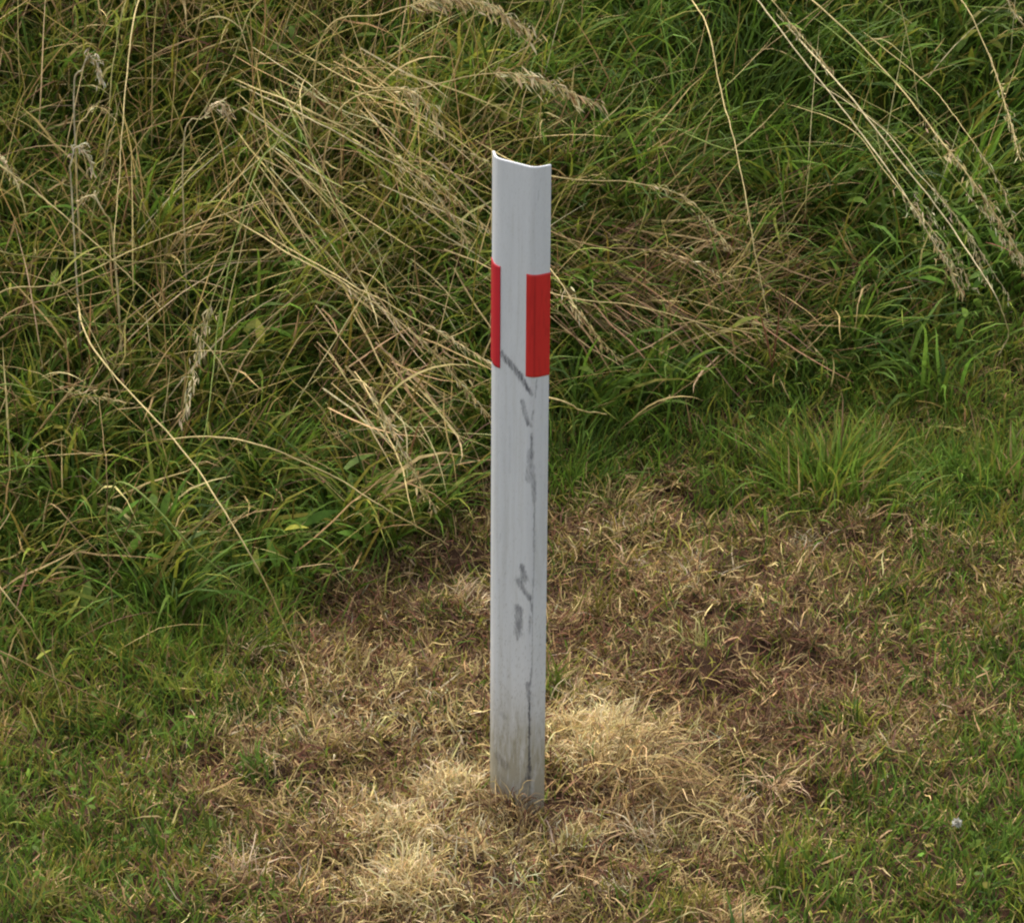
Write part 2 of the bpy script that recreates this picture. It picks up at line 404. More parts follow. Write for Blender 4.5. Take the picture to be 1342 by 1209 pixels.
# litter that lies flat and knits the surface together
gaps = lambda x, y: .16 + .84 * sstep(.36, .56, fbm(x, y, 17, 76))      # threadbare between the hummocks
P = scatter(30000, lambda x, y: np.clip(deadness(x, y) * gaps(x, y) + .18 * (1 - tallness(x, y)), 0, 1) * (1 - .7 * tallness(x, y))); n = len(P)
P[:, 2] += U(.0, .014, n) * (.4 + fbm(P[:, 0], P[:, 1], 16, 75))
c = dead_col(P, n)
blades(b, P, U(0, TAU, n), U(.018, .06, n), U(.7, 1.5, n), U(-.4, .9, n), U(.0016, .0036, n), c * .9, c, S=3, daz=Nrm(0, 1.2, n), kink=.22)
# short dead shoots that curl upwards
P = scatter(14000, lambda x, y: deadness(x, y) * (1 - .8 * tallness(x, y)) * gaps(x, y)); n = len(P)
c = dead_col(P, n)
blades(b, P, U(0, TAU, n), U(.02, .055, n) * (.6 + fbm(P[:, 0], P[:, 1], 10, 79)), U(.1, .8, n), U(.3, 2.4, n), U(.0013, .0030, n), c * .92, c * 1.05, S=4, daz=Nrm(0, 1.3, n), kink=.3)
def clumps(bag, N, prob, per, rad, Lr, colours, wts, wr, bend, spread):
    cx = U(X0, X1, N); cy = U(Y0, Y1, N); k = U(0, 1, N) < prob(cx, cy); cx, cy = cx[k], cy[k]; N = len(cx)
    base = palette(N, colours, wts, .15); caz = U(0, TAU, N)
    fw = frame_weight(np.stack([cx, cy, height(cx, cy)], -1)); m = (U(per[0], per[1], N) * fw).astype(int) + 1; ci = np.repeat(np.arange(N), m); n = len(ci)
    r_ = U(.5, 1.4, N)[ci] * rad; x = cx[ci] + Nrm(0, 1, n) * r_; y = cy[ci] + Nrm(0, 1, n) * r_
    P = np.stack([x, y, height(x, y)], -1); c = base[ci] * np.exp(Nrm(0, .16, (n, 1)))
    az = np.where(U(0, 1, n) < .6, caz[ci] + Nrm(0, .6, n), U(0, TAU, n))
    blades(bag, P, az, U(Lr[0], Lr[1], n) * U(.7, 1.3, N)[ci], np.abs(Nrm(0, spread, n)), U(bend[0], bend[1], n), U(wr[0], wr[1], n), c * .92, c * 1.05, S=4, daz=Nrm(0, .8, n), kink=.15)
nearpost = lambda x, y: np.exp(-(x / .34) ** 2 - ((y + .08) / .26) ** 2)
clumps(b, 1500, lambda x, y: deadness(x, y) * (1 - tallness(x, y)) * (.25 + .75 * nearpost(x, y)), (25, 70), .016, (.025, .07), [STRAW, (.64, .53, .31), TAN], [3, 2.4, 1.4], (.0011, .0026), (.6, 2.2), .6)
clumps(b, 900, lambda x, y: deadness(x, y) * (1 - tallness(x, y)) * (.3 + .7 * blob(x, y, 1080, 850, .22, .2)), (25, 60), .018, (.015, .05), [BROWN, RUST, (.10, .05, .028)], [2, 2, 1], (.0012, .003), (.8, 2.2), .8)
tag(b.build('dead_turf', M_DRY), 'short dead straw-coloured turf in the patch around the post', kind='stuff')

# ------------------------------------------------------------------ verge turf: living short grass
b = Bag()
def green_col(P, n, warm=0.0):
    x, y = P[:, 0], P[:, 1]
    yl = np.clip(.35 + warm + (fbm(x, y, 5, 81) - .5) * 1.6, 0, 1)
    cg = palette(n, [GREEN, BGREEN, DGREEN, YGREEN], [3, 2, 1.6, 1]); cy = palette(n, [YGREEN, OLIVE, GREEN, TAN], [2.4, 2.2, 2, 1.0])
    return np.where(U(0, 1, n)[:, None] < yl[:, None], cy, cg)
P = scatter(20000, lambda x, y: np.clip(1 - deadness(x, y) * .93, 0, 1) * (1 - .75 * tallness(x, y)) * (.35 + 1.1 * fbm(x, y, 11, 83))); n = len(P)
lift = 1 + .75 * blob(P[:, 0], P[:, 1], 1000, 540, .9, .45) + .8 * blob(P[:, 0], P[:, 1], 120, 850, .4, .25)
c = green_col(P, n)
blades(b, P, U(0, TAU, n), U(.022, .055, n) * lift, U(.05, .6, n), U(.2, 1.5, n), U(.0018, .0040, n), c * .92, c * 1.05, S=4, daz=Nrm(0, .6, n), kink=.1)
# sparse green shoots pushing through the dead patch
regrow = lambda x, y: np.clip(sstep(.35, .95, y) + .7 * blob(x, y, 330, 1090, .25, .2) + .5 * blob(x, y, 420, 720, .25, .3) + .5 * blob(x, y, 1190, 760, .2, .3), 0, 1)
P = scatter(15000, lambda x, y: deadness(x, y) * (1 - tallness(x, y)) * np.clip(sstep(.42, .60, fbm(x, y, 10, 85)) * .25 + regrow(x, y) * sstep(.30, .52, fbm(x, y, 10, 85)) * .9, 0, 1)); n = len(P)
c = palette(n, [OLIVE, YGREEN, GREEN, DGREEN], [3, .8, 2, 1])
blades(b, P, U(0, TAU, n), U(.012, .038, n), U(.1, .8, n), U(.2, 1.5, n), U(.0012, .0024, n), c * .92, c, S=3)
clumps(b, 2600, lambda x, y: np.clip(1.05 - deadness(x, y), 0, 1) * (1 - .8 * tallness(x, y)) * .8, (20, 55), .018, (.025, .075), [BGREEN, GREEN, OLIVE, YGREEN, DGREEN, TAN], [1.3, 2.6, 1.5, 1, 1.3, .6], (.0018, .0042), (.3, 1.6), .45)
P = scatter(1500, lambda x, y: np.clip(.75 - deadness(x, y), 0, 1) * (1 - tallness(x, y)) * sstep(.5, .62, fbm(x, y, 6, 109))); n = len(P); P[:, 2] += U(.008, .03, n)
c = palette(n, [GREEN, BGREEN, OLIVE], [2.5, 1.5, 1])
blades(b, P, U(0, TAU, n), U(.010, .022, n), U(.7, 1.4, n), U(.1, .7, n), U(.007, .012, n), c, c, S=4, belly=.25)
tag(b.build('short_turf', M_GREEN), 'short green and olive turf on the mown verge', kind='stuff')

# ------------------------------------------------------------------ uncut grass of the bank
green = Bag(); dry = Bag()
def dens(x, y): return tallness(x, y) * (.35 + 1.2 * fbm(x, y, 6, 91))
rightness = lambda P: sstep(-.15, .35, P[:, 0])
def lean_az(P, n, spread):                      # stems fall downhill, towards the road and a little to the right
    return -math.pi / 2 + .45 - .9 * (fbm(P[:, 0], P[:, 1], 2.2, 93) - .5) * 3 + Nrm(0, spread, n)
# understorey
P = scatter(12000, lambda x, y: tallness(x, y)); n = len(P)
c = palette(n, [GREEN, DGREEN, OLIVE, BGREEN, YGREEN], [3, 1.8, .9, 2.2, 1.4])
blades(green, P, U(0, TAU, n), U(.05, .15, n), U(.1, .8, n), U(.3, 1.7, n), U(.003, .007, n), c * .92, c * 1.05, S=4, daz=Nrm(0, .5, n), kink=.08)
# arching leaves in clumps
nc = 1500
cx = U(X0, X1, nc); cy = U(Y0, Y1, nc); k = U(0, 1, nc) < tallness(cx, cy) * (1 - .75 * blob(cx, cy, 890, 390, .26, .2) - .6 * blob(cx, cy, 430, 580, .11, .13)); cx, cy = cx[k], cy[k]; nc = len(cx)
ctone = U(0, 1, nc); cl = U(.11, .28, nc); caz = lean_az(np.stack([cx, cy], -1), nc, .8)
wgt = frame_weight(np.stack([cx, cy, height(cx, cy)], -1)); per = (U(22, 52, nc) * wgt).astype(int) + 1
ci = np.repeat(np.arange(nc), per); n = len(ci)
px_ = cx[ci] + Nrm(0, .022, n); py_ = cy[ci] + Nrm(0, .022, n); P = np.stack([px_, py_, height(px_, py_)], -1)
rg = rightness(P); warm = np.clip((1 - rg) * .72 * (.35 + .65 * sstep(.0, .7, bank_d(px_, py_) + .1)) + .10 + (fbm(px_, py_, 3, 95) - .5) * .9, 0, 1)
cg = palette(n, [GREEN, BGREEN, DGREEN], [3, 2, 2]); cw = palette(n, [YGREEN, OLIVE, BGREEN, STRAW], [3.4, 1.3, 1.8, .5])
c = np.where(U(0, 1, n)[:, None] < (.6 * warm + .4 * (ctone[ci] < warm))[:, None], cw, cg) * (.8 + .4 * ctone[ci])[:, None]
az = np.where(U(0, 1, n) < .5, caz[ci] + Nrm(0, .5, n), U(0, TAU, n))
blades(green, P, az, cl[ci] * U(.55, 1.2, n), U(.05, .6, n), U(.7, 2.1, n), U(.0032, .0088, n), c * .92, c * 1.05, S=6, daz=Nrm(0, .4, n), kink=.05, power=1.5)
P = scatter(900, lambda x, y: tallness(x, y) * sstep(.45, .6, fbm(x, y, 5, 107))); n = len(P); P[:, 2] += U(.02, .12, n)
c = palette(n, [BGREEN, GREEN, YGREEN], [2, 2, 1.5])
blades(green, P, U(0, TAU, n), U(.03, .075, n), U(.5, 1.4, n), U(.2, .9, n), U(.009, .018, n), c, c, S=4, daz=Nrm(0, .3, n), belly=.2)
tag(green.build('tall_grass', M_GREEN), 'uncut tall green grass covering the bank behind the post', kind='stuff')
# dead leaves and straw lying through it
P = scatter(4600, lambda x, y: tallness(x, y) * np.clip(.17 + .42 * sstep(.3, -.3, x) * fbm(x, y, 3.5, 97) * 1.4 + 1.3 * blob(x, y, 890, 390, .30, .24) + .5 * blob(x, y, 430, 580, .14, .16) - .15, 0, 1)); n = len(P)
mat_ = blob(P[:, 0], P[:, 1], 890, 390, .32, .26)
P[:, 2] += U(.0, .10, n) * (1 - .5 * mat_)
c = palette(n, [STRAW, TAN, OLIVE, BROWN, RUST], [2.2, 3, 1.8, 1.3, .4])
az = np.where(U(0, 1, n) < mat_ * .9, np.where(U(0, 1, n) < .75, Nrm(-.25, .25, n), Nrm(math.pi, .3, n)), lean_az(P, n, .9))
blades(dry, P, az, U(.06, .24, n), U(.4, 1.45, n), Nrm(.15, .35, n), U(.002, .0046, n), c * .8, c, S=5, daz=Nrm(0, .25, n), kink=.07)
# thin flowering stems, standing or fallen
P = scatter(800, lambda x, y: tallness(x, y) * sstep(.1, .5, bank_d(x, y) + .15) * (.2 + 1.0 * sstep(.2, -.35, x)) * (.3 + 1.2 * fbm(x, y, 3, 99))); n = len(P)
c = palette(n, [STRAW, YGREEN, TAN, OLIVE, PALE], [2.8, 1.8, 1.4, 1.2, 1])
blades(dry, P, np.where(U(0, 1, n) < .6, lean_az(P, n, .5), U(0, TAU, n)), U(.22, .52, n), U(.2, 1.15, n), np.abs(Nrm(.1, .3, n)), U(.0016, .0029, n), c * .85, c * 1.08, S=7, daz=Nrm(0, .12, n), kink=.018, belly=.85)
def combed(u0, u1, v0, v1, n, hlo, hhi, azf, Lr, cols, wts):
    us = U(u0, u1, n); vs_ = U(v0, v1, n); hh = U(hlo, hhi, n)
    P = np.array([at(a, b_, h) for a, b_, h in zip(us, vs_, hh)]); c = palette(n, cols, wts, .2)
    az = azf((vs_ - v0) / (v1 - v0)) + Nrm(0, .26, n); L = U(Lr[0], Lr[1], n)
    slope = (height(P[:, 0] + .1 * np.cos(az), P[:, 1] + .1 * np.sin(az)) - height(P[:, 0], P[:, 1])) / .1
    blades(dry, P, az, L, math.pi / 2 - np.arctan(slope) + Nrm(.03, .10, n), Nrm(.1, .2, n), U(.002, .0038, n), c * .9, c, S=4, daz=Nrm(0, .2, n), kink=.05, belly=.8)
combed(705, 990, 275, 425, 230, .04, .14, lambda t: -.15 - .55 * t, (.08, .26), [STRAW, TAN, (.40, .24, .13), BROWN, OLIVE], [1.8, 2.6, 2.4, 1.4, 1.4])
combed(400, 600, 300, 560, 85, .10, .22, lambda t: -.75 - .25 * t, (.10, .26), [STRAW, TAN, OLIVE, (.62, .5, .27)], [3, 1.5, 1, 1])
combed(300, 560, 60, 270, 120, .18, .28, lambda t: -.45 - .3 * t, (.12, .3), [STRAW, OLIVE, YGREEN, (.62, .5, .27)], [3, 1, 1.4, 1])
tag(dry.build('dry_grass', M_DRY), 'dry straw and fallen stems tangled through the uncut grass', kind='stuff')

# ------------------------------------------------------------------ single plants one can pick out
def catmull(Q, m):
    Q = np.asarray(Q, float); Q = np.vstack([2 * Q[0] - Q[1], Q, 2 * Q[-1] - Q[-2]]); out = []
    ns = len(Q) - 3
    for t in np.linspace(0, ns - 1e-6, m):
        i = int(t); f = t - i; p0, p1, p2, p3 = Q[i:i + 4]
        out.append(.5 * ((2 * p1) + (-p0 + p2) * f + (2 * p0 - 5 * p1 + 4 * p2 - p3) * f * f + (-p0 + 3 * p1 - 3 * p2 + p3) * f ** 3))
    return np.array(out)
def tube(X, r, sides=5):
    T = np.gradient(X, axis=0); T /= np.linalg.norm(T, axis=1, keepdims=True) + 1e-9
    up = np.array([.3, .2, .93]); A = np.cross(T, up); A /= np.linalg.norm(A, axis=1, keepdims=True) + 1e-9; B = np.cross(T, A)
    an = np.arange(sides) * TAU / sides
    V = X[:, None] + r[:, None, None] * (A[:, None] * np.cos(an)[None, :, None] + B[:, None] * np.sin(an)[None, :, None])
    m = len(X); k = np.arange(m - 1)[:, None] * sides; j = np.arange(sides)[None]; j2 = (j + 1) % sides
    F = np.stack([k + j, k + j2, k + sides + j2, k + sides + j], -1).reshape(-1, 4)
    return V.reshape(-1, 3), F
def husks(bag, X, f0, n, size, droop, cols, spread=.6):
    """spikelets hung along the last part of a stem"""
    m = len(X); t = U(f0, 1.0, n) * (m - 1); i = np.clip(t.astype(int), 0, m - 2); f = (t - i)[:, None]
    P = X[i] * (1 - f) + X[i + 1] * f; T = X[i + 1] - X[i]; T /= np.linalg.norm(T, axis=1, keepdims=True) + 1e-9
    D = T + Nrm(0, spread, (n, 3)) * .6 + np.array([0, 0, -droop]); D /= np.linalg.norm(D, axis=1, keepdims=True)
    L = size * U(.6, 1.3, n)
    br = T * U(.2, 1, (n, 1)) + Nrm(0, .55, (n, 3)); br /= np.linalg.norm(br, axis=1, keepdims=True)
    bl = U(.0, 1.0, n) ** 1.5 * size * 1.5                       # thread-like branchlets carry the spikelets
    bt = np.arccos(np.clip(br[:, 2], -1, 1)); ba = np.arctan2(br[:, 1], br[:, 0])
    blades(bag, P, ba, bl + .001, bt, .6 * droop, .0009, cols * .8, cols * .9, S=2, keep_out=False, belly=.9)
    P = P + br * bl[:, None] * .9 - np.array([0, 0, 1]) * (bl * .25 * droop)[:, None]
    tilt = np.arccos(np.clip(D[:, 2], -1, 1)); az = np.arctan2(D[:, 1], D[:, 0])
    blades(bag, P, az, L, tilt, Nrm(.25, .2, n), L * U(.15, .25, n), cols * .9, cols, S=3, keep_out=False, belly=.15)
PAL = {'straw': (.62, .49, .22), 'pale': (.66, .55, .31), 'tan': TAN, 'green': (.20, .25, .06), 'olive': (.26, .23, .08), 'white': (.64, .56, .38)}
def stalk(label, pts, colour='straw', r=.0012, head=None, leaf=False, group='single grass stalks'):
    """pts: (px, py, height above ground) down the stalk; rooted in the ground behind its first point"""
    g_ = [at(a, b_) for a, b_, h in pts]
    pts = [(a, b_, h * 1.1 + .10 * float(tallness(g[0], g[1]))) for (a, b_, h), g in zip(pts, g_)]
    Q = [at(*p) for p in pts]
    h0 = pts[0][2]
    if h0 > .02:
        du, dv = pts[0][0] - pts[1][0], pts[0][1] - pts[1][1]
        if dv < 0:                               # the stalk comes down the bank: its foot is farther up, in line with it
            ry = Q[0][1] + 1.5 * h0; rx = Q[0][0] + float(np.clip(.3 * h0 * du / -dv, -.2, .2))
        else: rx, ry = Q[0][0] + (Q[0][0] - Q[1][0]) * .3, Q[0][1] + .03
        Q = [np.array([rx, ry, float(height(rx, ry)) - .01])] + Q
    X = catmull(Q, 9 * len(Q)); m = len(X)
    wob = np.cumsum(Nrm(0, .0006, (m, 3)), 0); X = X + wob - np.linspace(0, 1, m)[:, None] * wob[-1]
    root = empty('grass_stalk', X[0]); tag(root, label, 'grass stalk', group)
    rr = r * np.linspace(1.1, .55, m); V, F = tube(X, rr)
    c = np.array(PAL[colour]); cc = np.repeat(c[None] * np.exp(Nrm(0, .08, (m, 1))), 5, 0)
    mesh_obj('stem', V, F, M_DRY, cc, root, X[0])
    if head:
        f0, cnt, size, droop, hc = head; cnt = int(cnt * 1.8)
        hb = Bag(); husks(hb, X, f0, cnt, size, droop, palette(cnt, [PAL[hc], TAN, PAL['pale']], [3, 1, 1.2], .15))
        tag(hb.build('seed_head', M_SEED, root, X[0]), kind='stuff')
    if leaf:
        lb = Bag(); k = int(m * U(.25, .5)); T = X[k + 1] - X[k]
        cl_ = palette(1, [YGREEN, STRAW], [1, 1])
        blades(lb, X[k:k + 1], math.atan2(T[1], T[0]) + Nrm(0, .4), U(.12, .2), .7, 1.3, .0042, cl_, cl_ * 1.1, S=7, keep_out=False)
        lb.build('leaf', M_GREEN, root, X[0])
    return root
H_ = lambda f0=.6, n=60, size=.012, droop=.3, c='straw': (f0, n, size, droop, c)
STALKS = [
 # right of the post
 ('long straw stalk falling from the top edge, seed head over the mown right', [(965, -25, .22), (1060, 90, .27), (1165, 225, .27), (1225, 320, .22), (1262, 388, .15)], 'pale', .0014, H_(.62, 70)),
 ('short pale stalk beside the top of the long straw stalk upper right', [(992, -15, .24), (1040, 38, .27), (1086, 92, .26)], 'straw', .0012, H_(.5, 40)),
 ('thin stalk with hooked end curling over the mown grass at the right edge', [(1095, 105, .26), (1180, 210, .26), (1250, 300, .22), (1305, 385, .22), (1322, 435, .18), (1308, 466, .13)], 'pale', .0014, None),
 ('thick straw stalk with a dense seed head reaching the right edge of the photo', [(1052, -10, .26), (1160, 92, .3), (1245, 195, .3), (1300, 270, .26), (1338, 335, .2)], 'straw', .0015, H_(.5, 110, .014)),
 ('green-tinged stalk running just above the thick straw one at upper right', [(1160, 95, .3), (1250, 186, .3), (1350, 310, .25)], 'green', .0012, None),
 ('slim stalk in the top right corner with a few spikelets', [(1252, -10, .26), (1300, 80, .28), (1326, 160, .26), (1336, 205, .24)], 'straw', .0012, H_(.45, 40)),
 ('pale stalk crossing the top right corner', [(1305, -15, .28), (1330, 20, .29), (1362, 55, .28)], 'pale', .0013, H_(.4, 30)),
 ('single straight stalk standing steeply right of the post, crossing dark green leaves', [(922, 28, .3), (945, 118, .3), (965, 200, .28), (985, 310, .22), (1006, 416, .12)], 'straw', .0013, H_(.7, 16, .009)),
 ('level green stem lying across the dark leaves right of the post top', [(945, 192, .22), (1040, 195, .24), (1130, 190, .24), (1238, 196, .22)], 'green', .0013, None),
 ('thin lone stem slanting up over the mown grass right of the red band', [(820, 556, .03), (900, 505, .10), (988, 438, .16)], 'tan', .0009, None),
 ('thin stalk ending in the mown grass below the straight stalk', [(985, 355, .16), (1040, 420, .1), (1080, 470, .06)], 'tan', .001, H_(.6, 14, .008)),
 ('arched stalk starting level with the post top and nodding right', [(712, 226, .24), (830, 238, .26), (905, 262, .24), (962, 330, .18)], 'straw', .0011, H_(.55, 46, .011, .5)),
 ('dead stem lying flat on the brown turf right of the post', [(925, 792, .012), (985, 783, .02), (1042, 777, .02)], 'tan', .0012, None),
 ('stalk with straw head leaning away from the red band', [(722, 352, .2), (765, 418, .2), (812, 472, .14)], 'straw', .0012, H_(.45, 50)),
 ('short bent straw leaf low behind the post on the right', [(722, 520, .12), (765, 538, .12), (795, 543, .08)], 'straw', .0016, None),
 ('straw stalk combed level in the flattened mat right of the red band', [(728, 385, .12), (830, 400, .14), (930, 425, .12), (1000, 440, .08)], 'straw', .0012, None),
 ('upper straw stalk of the flattened mat right of the post', [(740, 312, .14), (860, 330, .17), (960, 362, .14)], 'tan', .0012, H_(.6, 30)),
 ('dry stem standing out of the green turf at the right edge', [(1270, 945, .02), (1305, 915, .06), (1335, 890, .09)], 'tan', .0012, None),
 ('pale dead stem leaning at the lower right rim of the brown patch', [(1035, 1015, .015), (1062, 996, .03), (1083, 978, .05)], 'straw', .0015, None),
 # top centre
 ('feathery nodding panicle at the top edge left of centre', [(420, 55, .26), (500, 20, .33), (570, 2, .36), (630, 4, .34), (695, 40, .28)], 'straw', .0013, H_(.5, 150, .020, .7, 'pale')),
 ('arching panicle with hanging spikelets just above the post top', [(440, 152, .25), (560, 115, .3), (640, 96, .32), (700, 102, .31), (782, 136, .26)], 'straw', .0012, H_(.62, 80, .022, .6, 'pale')),
 ('thin stem sloping down right beneath the feathery panicle', [(395, 75, .28), (500, 95, .3), (580, 125, .29), (655, 165, .25)], 'olive', .001, None),
 ('long paired stem running down to the left edge of the post top', [(375, 130, .28), (470, 175, .3), (560, 228, .28), (640, 300, .22)], 'straw', .0014, H_(.55, 50, .012)),
 ('second of the paired stems, just below the first, ending left of the post', [(395, 150, .27), (480, 195, .29), (560, 245, .27), (612, 315, .2)], 'pale', .0012, H_(.6, 60, .013, .4)),
 ('green-gold stem curving over to the post top from the left', [(430, 158, .28), (545, 172, .31), (615, 200, .3), (648, 226, .27)], 'olive', .0012, H_(.7, 16)),
 ('drooping seed tuft above the paired stems', [(470, 110, .28), (520, 115, .31), (552, 130, .3), (575, 165, .25)], 'straw', .0012, H_(.45, 60, .016, .6, 'pale')),
 # left of the post
 ('straight green stem slanting from upper left down towards the red band', [(382, 140, .3), (440, 250, .3), (500, 350, .26), (548, 430, .2), (575, 480, .15)], 'green', .0011, None),
 ('fallen stalk with a spreading head reaching the post below the red band', [(375, 330, .24), (450, 372, .26), (545, 440, .22), (642, 545, .12)], 'straw', .0013, H_(.5, 80, .013, .3)),
 ('stalk whose head touches the post at the red band', [(440, 360, .24), (520, 400, .25), (590, 440, .23), (645, 478, .19)], 'straw', .0012, H_(.6, 40)),
 ('hanging straw head pointing down in the dark gap left of the post', [(478, 500, .2), (505, 540, .18), (535, 600, .12), (573, 670, .05)], 'straw', .0012, H_(.3, 70, .014, .3)),
 ('straight pale stem pointing at the foot of the bank left of the post', [(310, 575, .15), (440, 625, .12), (520, 672, .08), (588, 714, .03)], 'straw', .0013, None),
 ('longest left stalk, reaching down over the edge of the brown turf', [(120, 455, .26), (240, 590, .24), (330, 730, .14), (385, 845, .06), (410, 918, .02)], 'straw', .0013, None),
 ('yellow-green bent stalk with a sharp knee near the brown turf edge', [(160, 630, .2), (260, 722, .16), (322, 778, .1), (320, 815, .07), (303, 852, .03)], 'green', .0014, None),
 ('upright pair-stem with hanging seed bundle, left and centre of the tall grass', [(395, 130, .34), (335, 260, .3), (290, 370, .27), (262, 460, .23), (238, 552, .16)], 'olive', .0013, H_(.66, 42, .014, .5, 'pale')),
 ('thin vertical stem just right of the hanging seed bundle', [(340, 210, .32), (300, 340, .28), (282, 440, .24), (270, 560, .18), (235, 655, .1)], 'green', .0011, None),
 ('thick straw stem entering at the left edge and sloping down right', [(-20, 195, .3), (50, 255, .31), (130, 325, .3), (210, 402, .26)], 'straw', .0015, None),
 ('thin green stem crossing level from the left edge', [(-20, 436, .24), (150, 425, .28), (280, 427, .28), (372, 434, .25)], 'green', .0009, None),
 ('level stem with a small nodding head at the left edge', [(-20, 521, .22), (60, 515, .25), (110, 518, .24), (162, 526, .21)], 'green', .0011, H_(.6, 40, .011, .3)),
 ('stalk crossing the lower left corner of the tall grass towards the mown green', [(-20, 745, .16), (30, 805, .14), (65, 870, .09), (88, 945, .03)], 'straw', .0012, None),
 ('short stalk low at the left edge sloping down right', [(-15, 848, .12), (60, 882, .1), (120, 910, .07), (185, 940, .03)], 'tan', .0011, None),
 ('brownish thin stem slanting in the dark green at far left', [(70, 660, .18), (115, 708, .15), (160, 758, .1)], 'tan', .001, None),
 ('broad straw stem fanning up right from the crossing at far left', [(-20, 410, .26), (80, 372, .29), (200, 318, .31), (345, 262, .3)], 'straw', .0013, None),
 ('nearly level straw stem through the crossing at far left', [(-20, 322, .3), (120, 340, .31), (250, 348, .31), (375, 335, .29)], 'olive', .0012, None),
 ('lower stem of the fan at the left edge', [(-20, 452, .24), (90, 385, .28), (180, 345, .29), (300, 312, .29)], 'tan', .0012, None),
 ('tall upright straw stem near the top left', [(185, -10, .3), (165, 110, .32), (155, 220, .3), (150, 320, .25)], 'straw', .0013, None),
 ('slender upright stem left of the tall straw one', [(175, -20, .3), (150, 80, .3), (140, 180, .28), (120, 290, .22)], 'olive', .0012, None),
 ('pale curled seed head nodding at the top left', [(95, 130, .24), (108, 92, .32), (118, 74, .35), (128, 84, .34), (133, 106, .31)], 'white', .0013, H_(.55, 46, .011, .2, 'white')),
 ('silvery bent seed head below the curled one', [(92, 250, .24), (92, 215, .3), (100, 195, .33), (112, 205, .32), (122, 228, .29)], 'white', .0013, H_(.5, 46, .011, .2, 'white')),
 ('arched pale leaf tip beneath the silvery seed head', [(150, 320, .2), (138, 280, .28), (122, 258, .31), (104, 262, .3)], 'pale', .0016, H_(.6, 20, .01, .4, 'pale')),
 ('pinkish seed head hanging at the left edge', [(-15, 190, .28), (2, 205, .31), (14, 222, .3), (24, 245, .26)], 'pale', .0015, H_(.3, 40, .011, .2, 'pale')),
 ('small nodding head in the middle of the upper left grass', [(240, 190, .26), (265, 155, .32), (288, 138, .34), (300, 152, .32)], 'pale', .0012, H_(.5, 40, .011, .3, 'pale')),
 ('arched straw tip left of the upper middle', [(100, 200, .26), (115, 150, .32), (128, 140, .33), (145, 150, .31)], 'straw', .0012, H_(.5, 30, .009, .2)),
 ('thin dark stem rising left of the hanging seed bundle', [(140, 700, .1), (138, 610, .2), (130, 520, .26)], 'tan', .0008, None),
 ('straw stem from the top edge leaning left above the fan', [(335, 5, .34), (300, 90, .33), (230, 200, .3), (175, 290, .24)], 'olive', .0012, None),
 ('straw stem dropping right behind the hanging seed bundle', [(395, 130, .3), (412, 210, .28), (455, 300, .25), (480, 350, .2)], 'straw', .0011, None),
]
for i_, (lb_, pts, colr, r, head) in enumerate(STALKS):
    stalk(lb_, pts, colr, r * 1.15, head, leaf=(i_ % 4 == 1))

for k in range(6):
    a = U(-75, 60); b_ = U(-45, 60); e = U(-20, 90)
    stalk('thin straw stem in the drooping spray of fine stalks at upper right',
          [(1150 + a, 115 + b_, .26), (1205 + a, 180 + b_, .31), (1260 + a + e * .2, 258 + b_, .28), (1285 + a + e * .6, 320 + b_ + e * .3, .2)],
          ['straw', 'olive', 'pale', 'green'][k % 4], .00085, H_(.55, 34, .010, .5, 'pale'), group='fine stems of the drooping spray on the right')
def tuft(name, label, px, py, n, rad, L, spread, cols, wts, w=(.0018, .0034), mat=None, mound=0, kink=.07, az0=None, azs=.6, cat='grass tuft', bend=(.2, 1.4), dry_=False):
    c = at(px, py); P = np.stack([c[0] + Nrm(0, rad, n), c[1] + Nrm(0, rad, n), np.zeros(n)], -1); P[:, 2] = height(P[:, 0], P[:, 1]) + mound * np.exp(-((P[:, 0] - c[0]) ** 2 + (P[:, 1] - c[1]) ** 2) / (2 * rad * rad)) * U(0, 1, n)
    b = Bag(); cl_ = palette(n, cols, wts)
    out = np.arctan2(P[:, 1] - c[1], P[:, 0] - c[0]) + Nrm(0, .7, n)
    az = out if az0 is None else Nrm(az0, azs, n)
    blades(b, P, az, U(L * .5, L * 1.15, n), np.abs(Nrm(0, spread, n)), U(bend[0], bend[1], n), U(w[0], w[1], n), cl_ * .92, cl_ * 1.05, S=6, daz=Nrm(0, .5, n), kink=kink)
    loc = (c[0], c[1], float(height(c[0], c[1]))); root = empty(name, loc)
    tag(b.build('leaf_blades', mat or M_GREEN, root, loc), kind='stuff')
    return tag(root, label, cat)
G1 = ([BGREEN, GREEN, YGREEN], [3, 2, 1]); G2 = ([GREEN, DGREEN, BGREEN], [3, 1.5, 1.5])
tuft('grass_tuft', 'large bright green grass tuft fanning out at the edge of the brown turf, right', 1085, 645, 430, .05, .15, .55, [BGREEN, GREEN, YGREEN, OLIVE, TAN], [2.4, 2.4, 1, .7, .5], w=(.0026, .005))
tuft('grass_tuft', 'smaller green tuft at the right edge beside the large bright tuft', 1305, 640, 260, .05, .11, .55, [BGREEN, GREEN, YGREEN, TAN], [2, 2.4, 1, .5], w=(.0024, .0046))
tuft('grass_tuft', 'low green tuft on the brown turf near the right edge', 1235, 735, 120, .03, .06, .5, *G2)
tuft('grass_tuft', 'green tuft right beside the post below the red band', 745, 640, 220, .045, .13, .4, *G2)
tuft('grass_tuft', 'fountain of long arching leaves behind the post top, to its right', 830, 290, 170, .05, .36, .4, *G2, w=(.003, .0055), bend=(.8, 1.9))
tuft('grass_tuft', 'dense clump of arching leaves at the top edge right of centre', 960, 190, 190, .06, .36, .45, *G2, w=(.003, .0055), bend=(.9, 2.0))
tuft('grass_tuft', 'dark green tuft growing at the lower left edge of the tall grass', 250, 860, 260, .06, .14, .4, *G2)
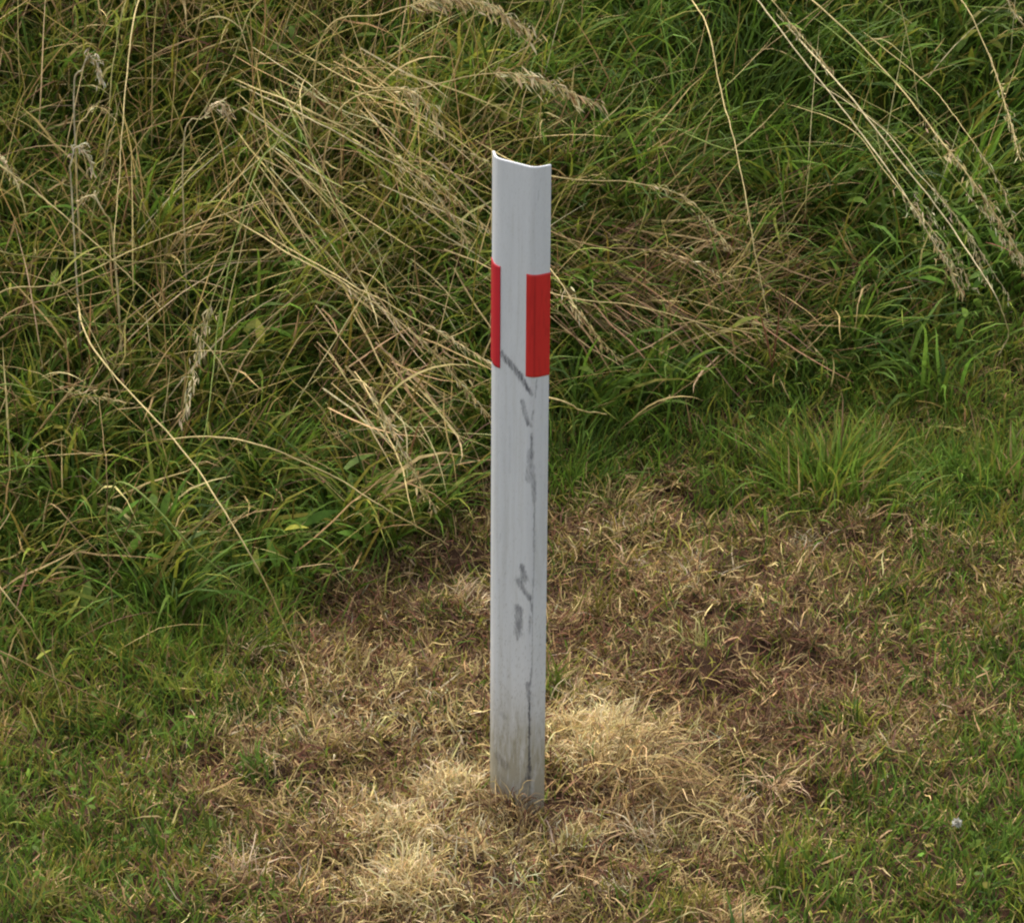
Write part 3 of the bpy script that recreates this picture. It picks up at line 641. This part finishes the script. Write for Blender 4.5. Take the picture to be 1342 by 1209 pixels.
D1 = ([STRAW, (.70, .57, .31), TAN], [2.6, 4, .7])
K = dict(mat=M_DRY, cat='dead grass', w=(.0012, .0024), bend=(.6, 2.4), mound=.04, kink=.28)
tuft('dead_grass_clump', 'pale straw clump heaped against the right side of the post foot', 782, 985, 1500, .050, .075, .7, *D1, az0=-.6, azs=1.6, **{**K, 'mound': .035})
tuft('dead_grass_clump', 'tan grass swept down right from the pale straw clump beside the post', 845, 1040, 420, .05, .17, 1.2, [TAN, STRAW, BROWN], [3, 2, 1], az0=-.8, azs=.5, **K)
tuft('dead_grass_clump', 'small peaked straw clump just left of the post foot', 592, 1056, 650, .024, .06, .6, *D1, az0=1, azs=2.2, **{**K, 'mound': .045})
tuft('dead_grass_clump', 'pale straw clump at the bottom edge left of the post', 535, 1180, 620, .038, .065, .65, *D1, az0=-2, azs=1.7, **K)
tuft('dead_grass_clump', 'straw clump between the post foot and the bottom-edge clump', 525, 1105, 520, .042, .055, .7, *D1, az0=0, azs=2.2, **K)
tuft('dead_grass_clump', 'small brown wisp of dead grass against the front of the post foot', 668, 1070, 380, .024, .05, .6, [TAN, BROWN, RUST, STRAW], [2, 2, 1, .8], **K)
tuft('dead_grass_clump', 'upright tan clump on the brown turf above and right of the post middle', 800, 680, 200, .04, .07, .5, [TAN, STRAW, OLIVE], [2, 2, 1], **K)

# small white flower head in the green turf, lower right
c = at(1255, 1078, .025); base = np.array([c[0], c[1], float(height(c[0], c[1]))])
fl = empty('clover_flower', base); tag(fl, 'small white round flower head in the green turf at lower right', 'flower')
X = catmull([base - [0, 0, .005], base + [.002, 0, .012], c], 10); V, F = tube(X, np.full(10, .0009))
mesh_obj('stem', V, F, M_GREEN, np.repeat([GREEN], len(V), 0), fl, base)
pb = Bag(); n = 90; az = U(0, TAU, n); tl = np.arccos(U(-.4, 1, n))
blades(pb, np.repeat(c[None], n, 0), az, U(.006, .0095, n), tl, U(0, .4, n), .0032, (.45, .42, .30), (.66, .64, .58), S=3, keep_out=False)
pb.build('petals', M_SEED, fl, base)
